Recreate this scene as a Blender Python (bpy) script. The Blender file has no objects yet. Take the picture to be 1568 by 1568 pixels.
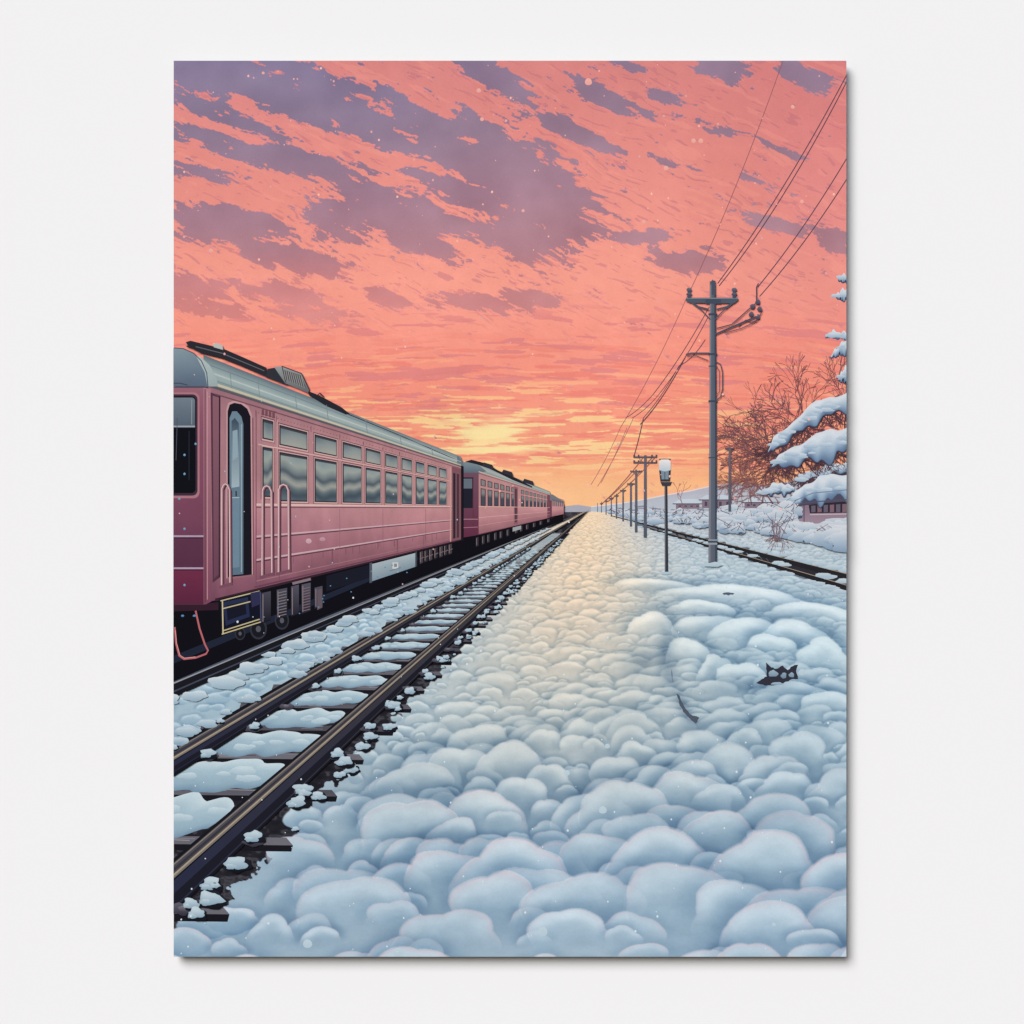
import bpy, math, random
import numpy as np
from mathutils import Vector
from mathutils.geometry import tessellate_polygon

# The photograph shows a printed art poster (60 x 80 cm) mounted on a pale wall.
MM = 0.60/1030.0
X0, X1, Y0, Y1 = 266.0, 1296.0, 93.0, 1465.0
K = (1.09, 1.08, 1.06)         # light level on the wall
SURF = -0.0150                 # y of the printed surface (wall face is y=0)
CX = CY = 784.0
rnd = random.Random(7)
SAT = 0.88

def s2l(c):
    c = np.asarray(c, dtype=np.float64)
    g = (c*np.array([.3, .5, .2])).sum(-1, keepdims=True)
    c = (g+(c-g)*SAT)*0.985+5
    c = np.clip(c/255.0, 0, 1)
    return np.where(c <= 0.04045, c/12.92, ((c+0.055)/1.055)**2.4)

def lerp(a, b, t):
    return tuple(a[i]+(b[i]-a[i])*t for i in range(3))

def ramp(t, stops):
    if t <= stops[0][0]: return stops[0][1]
    for (a, ca), (b, cb) in zip(stops, stops[1:]):
        if t <= b: return lerp(ca, cb, (t-a)/(b-a))
    return stops[-1][1]

def print_material(name, grain=0.06, scale=1100.0):
    m = bpy.data.materials.new(name); m.use_nodes = True
    nt = m.node_tree; nt.nodes.clear()
    o = nt.nodes.new('ShaderNodeOutputMaterial'); b = nt.nodes.new('ShaderNodeBsdfPrincipled')
    a = nt.nodes.new('ShaderNodeAttribute'); a.attribute_name = 'ink'
    tc = nt.nodes.new('ShaderNodeTexCoord')
    n = nt.nodes.new('ShaderNodeTexNoise'); n.inputs['Scale'].default_value = scale; n.inputs['Detail'].default_value = 2
    n2 = nt.nodes.new('ShaderNodeTexNoise'); n2.inputs['Scale'].default_value = 60; n2.inputs['Detail'].default_value = 5
    ad = nt.nodes.new('ShaderNodeMath'); ad.operation = 'ADD'
    mr = nt.nodes.new('ShaderNodeMapRange'); mr.inputs['From Min'].default_value = 0.6; mr.inputs['From Max'].default_value = 1.4
    mr.inputs['To Min'].default_value = 1-grain; mr.inputs['To Max'].default_value = 1+grain
    vm = nt.nodes.new('ShaderNodeVectorMath'); vm.operation = 'SCALE'
    L = nt.links.new
    L(tc.outputs['Object'], n.inputs['Vector']); L(tc.outputs['Object'], n2.inputs['Vector'])
    L(n.outputs['Fac'], ad.inputs[0]); L(n2.outputs['Fac'], ad.inputs[1]); L(ad.outputs[0], mr.inputs['Value'])
    L(a.outputs['Color'], vm.inputs[0]); L(mr.outputs[0], vm.inputs['Scale'])
    L(vm.outputs[0], b.inputs['Base Color']); L(b.outputs[0], o.inputs['Surface'])
    b.inputs['Roughness'].default_value = 0.9; b.inputs['Specular IOR Level'].default_value = 0.0
    return m
INK = print_material('poster_ink')
DZ = 4e-6
CELL = 4.0
HM = np.full((int((Y1-Y0)/CELL)+2, int((X1-X0)/CELL)+2), 3, dtype=int)   # ink layers laid down so far

class Lay:
    def __init__(s, name):
        s.name = name; s.G = [[]]
    def up(s): s.G.append([])
    def emit(s, pts, cols):
        if any(p[0] < X0 or p[0] > X1 or p[1] < Y0 or p[1] > Y1 for p in pts):
            poly = [(p[0], p[1])+tuple(c) for p, c in zip(pts, cols)]
            for ax, lim, sg in ((0, X0, 1), (0, X1, -1), (1, Y0, 1), (1, Y1, -1)):
                out = []
                for i in range(len(poly)):
                    a, b = poly[i-1], poly[i]
                    da, db = sg*(a[ax]-lim), sg*(b[ax]-lim)
                    if (da >= 0) != (db >= 0):
                        t = da/(da-db); out.append(tuple(a[k]+(b[k]-a[k])*t for k in range(5)))
                    if db >= 0: out.append(b)
                poly = out
                if len(poly) < 3: return
            pts = [(p[0], p[1]) for p in poly]; cols = [p[2:] for p in poly]
        s.G[-1].append(([(p[0], p[1]) for p in pts], [tuple(c) for c in cols]))
    def poly(s, pts, col, up=True):
        if up: s.up()
        cf = col if callable(col) else (lambda x, y: col)
        if len(pts) <= 3: tris = [tuple(range(len(pts)))]
        else: tris = tessellate_polygon([[Vector((p[0], p[1], 0)) for p in pts]])
        for t in tris:
            q = [pts[i] for i in t]
            s.emit(q, [cf(*p) for p in q])
    def line(s, pts, w, col, up=True):
        if up: s.up()
        n = len(pts)
        if not isinstance(w, (tuple, list)): w = (w, w)
        cf = col if callable(col) else (lambda x, y: col)
        L, R = [], []
        for i in range(n):
            a = pts[max(0, i-1)]; b = pts[min(n-1, i+1)]
            dx, dy = b[0]-a[0], b[1]-a[1]; l = math.hypot(dx, dy) or 1
            ww = (w[0]+(w[1]-w[0])*i/max(1, n-1))/2
            nx, ny = -dy/l*ww, dx/l*ww
            L.append((pts[i][0]+nx, pts[i][1]+ny)); R.append((pts[i][0]-nx, pts[i][1]-ny))
        for i in range(n-1):
            q = [L[i], L[i+1], R[i+1], R[i]]
            s.emit(q, [cf(*p) for p in q])
    def rect(s, x0, y0, x1, y1, col, up=True):
        s.poly([(x0, y0), (x1, y0), (x1, y1), (x0, y1)], col, up)
    def blob(s, cx, cy, rx, ry, top, bot, seed=None, wob=0.14, n=22, up=True, rim=None):
        if up: s.up()
        r = random.Random(seed if seed is not None else rnd.random())
        ph = [r.uniform(0, 6.28) for _ in range(4)]
        P = []
        for i in range(n):
            a = 2*math.pi*i/n
            k = 1+wob*(math.sin(2*a+ph[0])*.5+math.sin(3*a+ph[1])*.6+math.sin(5*a+ph[2])*.5+math.sin(8*a+ph[3])*.25)
            P.append((cx+rx*k*math.cos(a), cy+ry*k*math.sin(a)*(0.75 if math.sin(a) > 0 else 1)))
        I = [(cx+(p[0]-cx)*.72, cy+ry*.08+(p[1]-cy)*.68) for p in P]
        def oc(p):
            t = (p[1]-(cy-ry))/(2*ry); return lerp(rim or top, bot, min(1, max(0, t)))
        def ic(p):
            t = (p[1]-(cy-ry))/(2*ry); return lerp(top, bot, min(1, max(0, t*1.0)))
        for i in range(n):
            j = (i+1) % n
            s.emit([P[i], P[j], I[j], I[i]], [oc(P[i]), oc(P[j]), ic(I[j]), ic(I[i])])
            s.emit([I[i], I[j], (cx, cy)], [ic(I[i]), ic(I[j]), ic((cx, cy))])
    def done(s):
        V, F, C = [], [], []
        for g in s.G:
            if not g: continue
            cells = []; mx = 0
            for pts, _ in g:
                xs = [p[0] for p in pts]; ys = [p[1] for p in pts]
                a0 = int((min(xs)-X0)/CELL); a1 = int((max(xs)-X0)/CELL)+1; b0 = int((min(ys)-Y0)/CELL); b1 = int((max(ys)-Y0)/CELL)+1
                cells.append((a0, a1, b0, b1)); mx = max(mx, HM[b0:b1, a0:a1].max())
            lv = mx+1
            for (a0, a1, b0, b1) in cells: HM[b0:b1, a0:a1] = lv
            yy = SURF-lv*DZ
            for pts, cols in g:
                n = len(V)
                for p, c in zip(pts, cols):
                    V.append(((p[0]-CX)*MM, yy, (CY-p[1])*MM)); C.append(c)
                F.append(tuple(range(n, n+len(pts))))
        me = bpy.data.meshes.new(s.name); me.from_pydata(V, [], F)
        at = me.color_attributes.new('ink', 'FLOAT_COLOR', 'POINT')
        arr = np.ones((len(V), 4), dtype=np.float32); arr[:, :3] = s2l(np.array(C))/np.array(K)
        at.data.foreach_set('color', arr.ravel())
        me.materials.append(INK); me.update()
        ob = bpy.data.objects.new(s.name, me); bpy.context.collection.objects.link(ob)
        return ob

# ------------------------------------------------------------ numpy noise
def vnoise(x, y, seed):
    g = np.random.RandomState(seed).rand(256, 256)
    xi = np.floor(x).astype(int); yi = np.floor(y).astype(int)
    fx = x-xi; fy = y-yi
    fx = fx*fx*fx*(fx*(fx*6-15)+10); fy = fy*fy*fy*(fy*(fy*6-15)+10)
    a = g[yi % 256, xi % 256]; b = g[yi % 256, (xi+1) % 256]
    c = g[(yi+1) % 256, xi % 256]; d = g[(yi+1) % 256, (xi+1) % 256]
    return (a*(1-fx)+b*fx)*(1-fy)+(c*(1-fx)+d*fx)*fy
def fbm(x, y, seed, o=4, g=0.5):
    t = 0; amp = 1; tot = 0
    for i in range(o):
        t = t+amp*vnoise(x*2**i+i*17.3, y*2**i+i*9.1, seed+i); tot += amp; amp *= g
    return t/tot
def sst(a, b, x):
    t = np.clip((x-a)/(b-a), 0, 1); return t*t*(3-2*t)
def mixc(A, c, m):
    return A*(1-m[..., None])+np.asarray(c, float)*m[..., None]
def nramp(v, stops):
    xs = [s[0] for s in stops]
    return np.stack([np.interp(v, xs, [s[1][k] for s in stops]) for k in range(3)], -1)

def sheet(name, x, y, col, level):
    h, w = x.shape
    V = np.empty((h*w, 3), np.float32)
    V[:, 0] = ((x-CX)*MM).ravel(); V[:, 1] = SURF-level*DZ; V[:, 2] = ((CY-y)*MM).ravel()
    idx = np.arange(h*w).reshape(h, w)
    F = np.stack([idx[:-1, :-1], idx[1:, :-1], idx[1:, 1:], idx[:-1, 1:]], -1).reshape(-1, 4)
    me = bpy.data.meshes.new(name)
    me.vertices.add(h*w); me.vertices.foreach_set('co', V.ravel())
    nf = len(F); me.loops.add(nf*4); me.loops.foreach_set('vertex_index', F.ravel().astype(np.int32))
    me.polygons.add(nf); me.polygons.foreach_set('loop_start', np.arange(0, nf*4, 4, dtype=np.int32))
    me.update(calc_edges=True)
    at = me.color_attributes.new('ink', 'FLOAT_COLOR', 'POINT')
    arr = np.ones((h*w, 4), np.float32); arr[:, :3] = (s2l(col)/np.array(K)).reshape(-1, 3)
    at.data.foreach_set('color', arr.ravel())
    me.materials.append(INK)
    ob = bpy.data.objects.new(name, me); bpy.context.collection.objects.link(ob)
    return ob

# ============================================================ SKY
gx = np.linspace(X0, X1, 1031); gy = np.arange(Y0, 780.5, 1.0)
x, y = np.meshgrid(gx, gy)
base = nramp(y, [(93, (220, 126, 122)), (200, (230, 133, 125)), (330, (240, 141, 127)), (430, (247, 148, 128)),
                 (520, (250, 141, 120)), (600, (248, 140, 116)), (690, (248, 155, 115)), (735, (250, 174, 118)), (790, (250, 188, 126))])
base = mixc(base, (218, 118, 122), 0.40*sst(1000, 1296, x)*sst(700, 300, y))
base = mixc(base, (254, 154, 134), 0.5*np.exp(-((x-760)/260)**2-((y-430)/120)**2))
th = math.radians(24)
u = (x-750)*np.cos(th)+(y-300)*np.sin(th); v = -(x-750)*np.sin(th)+(y-300)*np.cos(th)
wx = fbm(x/55, y/55, 3, 3)-.5; wy = fbm(x/55+40, y/55, 9, 3)-.5
uu = u+40*wx; vv = v+20*wy
m = sst(.735, .75, fbm(uu/22, vv/3.6, 21, 2))*sst(560, 420, y)*.42
base = mixc(base, (190, 106, 120), m)
m = sst(.66, .69, fbm(uu/60+9, vv/10+5, 33, 3))*sst(620, 500, y)*.25
base = mixc(base, (252, 156, 136), m)
B = [(330,112,120,34,8,1.2),(300,158,60,15,16,.9),(430,150,105,24,22,1.1),(500,130,80,16,24,1.0),(565,190,120,25,28,1.15),(640,180,90,20,28,1.05),
     (700,235,120,30,28,1.15),(790,268,100,46,26,1.3),(830,320,90,32,24,1.15),(810,365,62,34,30,1.0),(610,150,80,12,24,.9),(745,200,60,18,26,.95),
     (330,212,95,12,16,1.05),(420,240,110,19,14,1.15),(300,262,60,11,10,.95),(500,258,75,15,20,.95),(380,190,80,8,16,.8),
     (345,338,95,22,8,1.2),(440,394,85,18,16,1.15),(330,362,70,14,8,1.0),(540,330,80,20,6,1.15),(600,320,85,34,16,1.2),(640,368,60,20,22,1.0),
     (720,300,75,22,22,1.0),(700,345,70,18,20,.95),(760,120,66,20,30,1.1),(730,100,45,12,20,.9),(930,150,66,13,22,1.1),(885,205,72,14,22,1.1),(1012,147,26,11,10,1.05),
     (1105,105,48,16,12,1.05),(1230,115,50,18,28,1.15),(965,100,40,9,15,.9),(980,362,48,10,-8,.95),(1045,403,48,17,3,1.05),(1190,345,45,10,16,.9),
     (1280,370,35,17,30,1.0),(655,270,38,9,12,.95),(870,290,65,22,26,1.0),(275,440,70,22,12,1.0),(430,450,80,18,12,1.05),(590,455,34,18,20,1.0),
     (730,465,80,14,4,1.0),(820,458,50,12,6,.95),(320,470,60,13,10,.95),(1160,280,40,7,20,.7),(1080,190,50,8,22,.7),(480,480,70,12,8,.9),
     (530,362,50,11,15,.85),(1200,230,50,7,22,.65),(1000,240,40,6,20,.6)]
den = np.zeros_like(x)
for (cx, cy, rx, ry, a, w) in B:
    a = math.radians(a)
    du = (x-cx)*math.cos(a)+(y-cy)*math.sin(a); dv = -(x-cx)*math.sin(a)+(y-cy)*math.cos(a)
    den = np.maximum(den, w*np.exp(-((du/rx)**2*0.8)**1.3-((dv/ry)**2*0.8)**1.3))
rag = fbm(uu/30, vv/7, 51, 4, .62)-.5
rag1 = fbm(uu/70, vv/18, 56, 2, .5)-.5
rag2 = np.abs(fbm(x/12, y/7, 61, 3, .6)-.5)
d2 = den+rag*1.45+rag1*.6+(rag2-.1)*.8
m = sst(.51, .525, d2)
ccol = nramp(y, [(93, (128, 114, 148)), (200, (140, 118, 144)), (300, (160, 120, 140)), (380, (176, 122, 134)), (430, (206, 126, 128)), (500, (222, 130, 122))])
warm = sst(500, 900, x)*.35
ccol = ccol*(1-warm[..., None])+np.array((178, 126, 136))*warm[..., None]
ccol = ccol+((fbm(x/90, y/60, 71, 3)-.5)*22)[..., None]
sky = base*(1-m[..., None])+ccol*m[..., None]
m2 = sst(.33, .345, d2)*(1-m)*.24
sky = mixc(sky, (224, 124, 130), m2)
# sunset streaks
prox = np.exp(-((x-752)/430)**2*1.3)
wv = 12*(fbm(x/120, y/60, 81, 3)-.5)
bend = -((x-752)/430)**2*22*np.sign(662-y)*sst(0, 90, np.abs(662-y))
yy = y+wv+bend
s1 = fbm(x/75+3, yy/5.2, 91, 3, .5)
s2 = fbm(x/60+30, yy/5.0, 101, 3, .5)
env = np.exp(-((y-672)/66.0)**2)
lim = .66-.12*env*prox-.05*prox*sst(560, 640, y)
m = sst(lim, lim+.02, s1)*sst(505, 560, y)*sst(775, 745, y)
cs = nramp(np.clip(env*prox, 0, 1), [(0, (252, 154, 122)), (.35, (252, 178, 126)), (.7, (248, 196, 132)), (1, (246, 208, 142))])
sky = sky*(1-m[..., None])+cs*m[..., None]
m = sst(.60, .62, s2)*sst(490, 560, y)*sst(740, 700, y)*.7
sky = mixc(sky, (240, 122, 106), m)
m = sst(.66, .68, fbm(x/70+70, yy/8+20, 131, 3))*sst(450, 500, y)*sst(660, 610, y)*.8
sky = mixc(sky, (226, 124, 122), m)
g = np.exp(-((x-750)/62)**2-((y-661)/15)**2)+.7*np.exp(-((x-755)/110)**2-((y-688)/8)**2)+.5*np.exp(-((x-720)/130)**2-((y-640)/6)**2)
g = sst(.35, .7, g+(fbm(x/50, yy/4.5, 141, 3)-.5)*.8)
sky = mixc(sky, (247, 220, 150), g*.95)
sky = mixc(sky, (250, 192, 134), .55*np.exp(-((y-755)/22)**2)*np.exp(-((x-800)/300)**2))
sky += ((fbm(x/160, y/160, 151, 3)-.5)*10)[..., None]
sheet('sky', x, y, np.clip(sky, 0, 255), 0)

# ============================================================ SNOW FIELD
gy = np.append(np.arange(776, Y1-.5, 1.0), Y1)
x, y = np.meshgrid(gx, gy)
VX, VY = 905.0, 779.0
def snowbase(x, y):
    c = nramp(y, [(776, (198, 198, 202)), (860, (178, 196, 205)), (1000, (160, 187, 201)), (1200, (150, 177, 194)), (1465, (148, 175, 195))])
    xc = np.interp(y, [780, 900, 1100, 1300], [905, 885, 840, 800])
    ww = np.interp(y, [780, 850, 1000, 1200], [46, 96, 170, 330])
    w = np.exp(-((x-xc)/ww)**2)*np.interp(y, [780, 1000, 1150, 1320], [.98, .76, .45, .08])
    wc = nramp(y, [(780, (248, 212, 170)), (900, (236, 204, 168)), (1000, (220, 200, 174)), (1120, (198, 191, 176)), (1300, (174, 184, 187))])
    return c*(1-w[..., None])+wc*w[..., None]
S = snowbase(x, y)
dep = np.maximum(y-VY, 2.0)
WU = (x-VX)/dep; WVv = np.log(dep)
WX = (fbm(WU*7+50, WVv*16, 301, 2)-.5)*dep*.030
WY = (fbm(WU*7+90, WVv*16, 311, 2)-.5)*dep*.016
mslope = np.where(x < VX, (y-VY)/np.maximum(VX-x, .5), 99)
edge_n = (fbm(x/26, y/20, 201, 3)-.5)
dark = (mslope < 0.43) | ((mslope > .575) & (mslope < 1.07+.16*edge_n))
dk = dark.astype(float)
DC = nramp(fbm(x/14, y/7, 211, 3), [(0, (20, 20, 28)), (.5, (34, 33, 40)), (.62, (70, 68, 76)), (.75, (44, 42, 50)), (1, (60, 60, 66))])
S = S*(1-dk[..., None])+DC*dk[..., None]
R = random.Random(11)
H, W = x.shape
def puff(cx, cy, rx, ry, rimc, rims, full=False, cont=1.0, tilt=0.0, seed=0, soft=1.0):
    i0 = int(max(0, cx-X0-rx*1.8)); i1 = int(min(W, cx-X0+rx*1.8+2))
    j0 = int(max(0, cy-776-ry*2.1)); j1 = int(min(H, cy-776+ry*1.8+2))
    if i1-i0 < 2 or j1-j0 < 2: return
    px = x[j0:j1, i0:i1]; py = y[j0:j1, i0:i1]
    X = (px+WX[j0:j1, i0:i1]-cx)/rx; Y = (py+WY[j0:j1, i0:i1]-cy-tilt*(px-cx))/ry
    a = np.arctan2(Y, X); q = random.Random(seed); p = [q.uniform(0, 6.28) for _ in range(3)]
    kk = q.choice([1.5, 2, 2.5])
    r = .93+.05*np.sin(2*a+p[0])+.14*np.abs(np.sin(kk*a+p[1]))
    rr = np.sqrt(X*X+Y*Y)/r
    e = 1-rr
    aa = 1.3/min(rx, ry)
    al = sst(-aa*.3, max(aa*1.1, .07*soft), e)
    if not full: al = al*sst(.62, -.62, Y)
    B0 = snowbase(px, py)
    # cotton-ball shading: luminous crown, quickly rolling to a blue body
    t = np.clip((Y+1)/2, 0, 1)
    crown = np.exp(-((e-.20)/.24)**2)*sst(.3, -.5, Y)
    sh = nramp(t, [(0, (12, 11, 10)), (.3, (6, 7, 7)), (.55, (-10, -6, -3)), (1.0, (-30, -22, -14))])+crown[..., None]*np.array((22, 18, 14))
    col = B0+sh*cont
    oc = sst(-.75, 0, e)**1.8*(e < 0)*sst(.45, -.5, Y)
    T = S[j0:j1, i0:i1]
    T = T*(1-oc[..., None]*np.array((.15, .105, .07))*cont)
    rim = np.exp(-np.maximum(e-.01, 0)/.06)*sst(.25, -.4, Y)*rims
    col = col*(1-rim[..., None])+np.array(rimc, float)*rim[..., None]
    S[j0:j1, i0:i1] = T*(1-al[..., None])+col*al[..., None]
BIG = ((1130, 925, 120, 28), (1245, 950, 80, 26), (1000, 975, 40, 36), (1090, 975, 60, 34), (1150, 985, 60, 40), (1215, 990, 56, 40), (1055, 1020, 34, 46), (1098, 1045, 28, 44), (1262, 1025, 40, 50), (1140, 1050, 44, 34), (1010, 905, 70, 18),
       (1215, 1070, 60, 26), (1270, 1090, 50, 30), (1180, 1000, 40, 30), (1075, 940, 50, 22))
cy = VY+5
while cy < Y1+70:
    dd = cy-VY
    big = 1+.35*min(1, max(0, (dd-300)/250))
    rx = .070*dd*big*(1 if dd > 40 else .9)+1.5
    cxx = X0-rx*R.random()*1.5
    while cxx < X1+rx:
        px_ = cxx+R.uniform(-.5, .5)*rx; py_ = cy+R.uniform(-.6, .6)*dd*.045*big
        sc = R.choice([.4, .55, .75, .95, 1.2, 1.5])
        prx = rx*sc; pry = prx*R.uniform(.55, .85)*(1.12 if dd > 350 else .78)
        dd2 = py_-VY
        ms = dd2/(VX-px_) if px_ < VX-.5 else 99
        ok = False; full = False
        if ms > 1.05+.06*R.random():
            ok = True
            if ms < 1.20: full = True; prx = min(prx, .055*dd2+1.5); pry = prx*.6
            elif ms < 1.5: prx *= .75; pry *= .75
        if .46 < ms < .555 and sc < 1.5: ok = True; prx = .05*dd2*R.uniform(.6, 1.4)+1; pry = prx*.5; full = True
        if ok and dd2 > 2:
            fy = min(1, max(0, (py_-1090)/230))
            rimc = lerp((206, 221, 226), (234, 184, 192), fy)
            if px_ < 1000 and py_ < 1000 and ms > 1: rimc = (250, 226, 194)
            mid = min(1.0, .55+.45*min(1, max(0, (py_-960)/280)))
            if full: mid = 1.0
            puff(px_, py_, prx, pry, rimc, (.25+.55*fy*R.random()**.7)*mid, full, mid*R.uniform(.75, 1.25), R.uniform(-.12, .12), R.random(), 1+2*(1-mid))
        cxx += rx*R.uniform(.8, 1.5)
    step = max(2.0, .050*dd*big)
    for (hx, hy, hrx, hry) in BIG:
        if cy <= hy < cy+step:
            puff(hx, hy, hrx, hry, (206, 222, 228), .6, False, 1.3, .10, hx)
    cy += step
snowm = (1-dk)[..., None]
S += ((fbm(WU*18, WVv*44, 221, 3, .5)-.5)*9)[..., None]*snowm
S += ((fbm(x/300, y/120, 231, 2)-.5)*10)[..., None]*snowm
S += ((fbm(x/7, y/5, 241, 2)-.5)*4)[..., None]*snowm
for (fx, fy, fr, fh, a) in ((1022, 1010, 14, 44, .0), (1046, 1078, 12, 40, -.35), (985, 1010, 26, 16, .3), (1165, 1050, 60, 12, 0)):
    du = (x-fx)+(y-fy)*a; f = np.exp(-(du/fr)**2-((y-fy)/fh)**2)
    S = S*(1-f[..., None]*np.array((.26, .2, .14)))
sheet('snow_field', x, y, np.clip(S, 0, 255), 2)

# ============================================================ DISTANT HILLS
L = Lay('snowy_hills')
hb = [(905, 783), (905, 776), (925, 773), (950, 771), (985, 766), (1020, 759), (1055, 753), (1090, 745), (1130, 740), (1170, 743), (1210, 737), (1250, 730), (1296, 724), (1296, 800), (1100, 796)]
L.poly(hb, lambda X, Y: ramp(Y, [(722, (186, 172, 182)), (760, (170, 176, 190)), (800, (182, 196, 206))]))
L.poly([(862, 784), (866, 775), (885, 773), (905, 776), (905, 784)], (164, 164, 176))
L.line([(905, 776), (950, 771), (985, 765), (1020, 758), (1055, 752), (1090, 744), (1130, 739)], 1.6, (222, 206, 204))
for i in range(60):
    bx = R.uniform(925, 1290); by = 784-(bx-905)*.07+R.uniform(-5, 10)
    L.line([(bx, by), (bx+R.uniform(8, 24), by+R.uniform(-1, 2))], R.uniform(1, 2.4), (126, 128, 144))
L.done()

for (bx, by, w, h) in ((1035, 770, 36, 9), (1075, 764, 44, 14), (1140, 768, 36, 10)):
    L = Lay('farm_building')
    L.rect(bx, by, bx+w, by+h, (128, 110, 126))
    L.poly([(bx-5, by+1), (bx+6, by-6), (bx+w-4, by-6), (bx+w+5, by+1)], (188, 200, 212))
    L.line([(bx-5, by+1.5), (bx+w+5, by+1.5)], 1.4, (70, 66, 80))
    for k in range(4): L.rect(bx+4+k*w/4, by+4, bx+8+k*w/4, by+h-3, (80, 66, 82))
    L.done()

# ============================================================ RIGHT TRACK
def strip(L, m0, m1, x0, x1, col, n=24, vx=905.0, vy=779.0):
    L.up()
    for i in range(n):
        a = x0+(x1-x0)*i/n; b = x0+(x1-x0)*(i+1)/n
        q = [(a, vy+m0*abs(vx-a)), (b, vy+m0*abs(vx-b)), (b, vy+m1*abs(vx-b)), (a, vy+m1*abs(vx-a))]
        L.emit(q, [col(*p) if callable(col) else col for p in q])
L = Lay('railway_track')
strip(L, .236, .320, 975, 1296, (100, 110, 124), vx=895)
for i in range(30):
    t = i/30; xx = 985+311*t**.8; w = 2+12*t
    y0 = VY+.25*(xx-895); y1 = VY+.328*(xx-895)
    L.poly([(xx-w*.5, y0), (xx+w*.3, y0), (xx+w*2.4, y1), (xx+w*1.4, y1)], (44, 42, 50))
strip(L, .243, .272, 935, 1296, (34, 33, 38), vx=895)
strip(L, .246, .249, 935, 1296, (168, 150, 128), vx=895)
strip(L, .288, .312, 985, 1296, (34, 33, 38), vx=895)
strip(L, .290, .293, 985, 1296, (164, 146, 126), vx=895)
for i in range(120):
    t = R.random(); xx = 960+336*t
    mm = R.choice([.280, .322, .325, .236, .236])
    yy = VY+mm*(xx-895); r = 1+4.5*t
    L.blob(xx, yy, r*2.4, r*.8, (190, 204, 212), (146, 174, 192), seed=i, n=12)
L.done()

# ============================================================ CENTRE TRACK
L = Lay('railway_track')
Ys = []
for n in range(-4, 75):
    q = .0020+.00034*n
    if q > 0.0005: Ys.append(VY+1/q)
def lx(m, Y): return VX-(Y-VY)/m
for Y in Ys:
    dd = Y-VY; h = .05*dd
    if dd < 16: continue
    xa = lx(.556, Y); xb = lx(1.09+R.uniform(-.03, .02), Y+.03*dd)
    if xb < X0: continue
    topc = (104, 102, 112) if dd > 120 else (112, 104, 104)
    L.up()
    L.poly([(xa, Y-h*.1), (xb, Y+h*.15), (xb+.02*dd, Y+h*.62), (xa-.01*dd, Y+h*.42)], lambda a, b: lerp((70, 68, 78), topc, .5+.5*math.sin(a*.06)), up=False)
    L.poly([(xa-.01*dd, Y+h*.42), (xb+.02*dd, Y+h*.62), (xb+.015*dd, Y+h*1.0), (xa, Y+h*.8)], (22, 21, 28), up=False)
    if dd > 30:
        for k in range(5):
            xa2 = lx(.64, Y); xb2 = lx(.85, Y); t0 = R.random(); ww = R.uniform(.1, .35)
            a = xa2+(xb2-xa2)*t0; yy = Y+.05*dd*R.uniform(.02, .38)
            L.line([(a, yy), (a+ww*(xb2-xa2), yy+.003*dd)], max(.6, .0025*dd), R.choice([(146, 142, 146), (60, 58, 68), (124, 120, 128)]))
def patch(U, D, ct, cm, cb):
    for i in range(len(U)-1):
        f = lambda t, j: (U[j][0]+(D[j][0]-U[j][0])*t, U[j][1]+(D[j][1]-U[j][1])*t)
        for t0, t1, c0, c1 in ((0, .3, ct, cm), (.3, .75, cm, lerp(cm, cb, .4)), (.75, 1, lerp(cm, cb, .4), cb)):
            L.emit([f(t0, i), f(t0, i+1), f(t1, i+1), f(t1, i)], [c0, c0, c1, c1])
for Y, Yn in zip(Ys, Ys[1:]):
    dd = Y-VY
    if dd < 24: continue
    top = Yn+.036*(Yn-VY); bot = Y+.010*dd
    if bot-top < 1.0: bot = top+1
    n = 30; U, D = [], []
    a0 = R.uniform(-.03, .04); a1 = R.uniform(.96, 1.04)
    if dd < 140: a0 += .05; a1 -= .06
    p1, p2, p3 = R.random()*6, R.random()*6, R.random()*6
    L.up()
    for i in range(n+1):
        s = i/n; t = a0+(a1-a0)*s
        prof = min(1, math.sin(math.pi*s))**.28 if 0 < i < n else 0.0
        mid = (top+bot)/2; hh = (bot-top)/2*1.12
        yu = mid-hh*prof*(.80+.30*abs(math.sin(s*8+p1))+.06*math.sin(s*21+p2)); yd = mid+hh*prof*(.80+.26*abs(math.sin(s*9+p3))+.06*math.sin(s*25+p1))
        U.append((lx(.622, yu)+t*(lx(.845, yu)-lx(.622, yu)), yu)); D.append((lx(.622, yd)+t*(lx(.845, yd)-lx(.622, yd)), yd))
    if dd > 100: patch(U, D, (192, 210, 217), (158, 186, 199), (108, 140, 165))
    else: patch(U, D, (200, 202, 196), (170, 182, 186), (126, 142, 154))
    for k in range(5 if dd > 60 else 0):
        s = R.uniform(.08, .92); j = int(s*n); r = .024*dd*R.uniform(.6, 1.3); tt = R.uniform(.35, .65)
        L.blob(U[j][0]*(1-tt)+D[j][0]*tt, U[j][1]*(1-tt)+D[j][1]*tt, r*1.6, r*.6, (190, 209, 216), (146, 175, 191), wob=.12)
def clump(xx, yy, r):
    L.blob(xx+r*.15, yy+r*.25, r*1.12, r*.8, (30, 32, 42), (16, 16, 24), wob=.2)
    L.blob(xx, yy, r, r*.66, (196, 212, 218), (118, 150, 172), wob=.22, rim=(180, 200, 210))
    L.blob(xx-r*.5, yy+r*.3, r*.45, r*.3, (182, 202, 211), (114, 146, 168), wob=.2)
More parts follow.
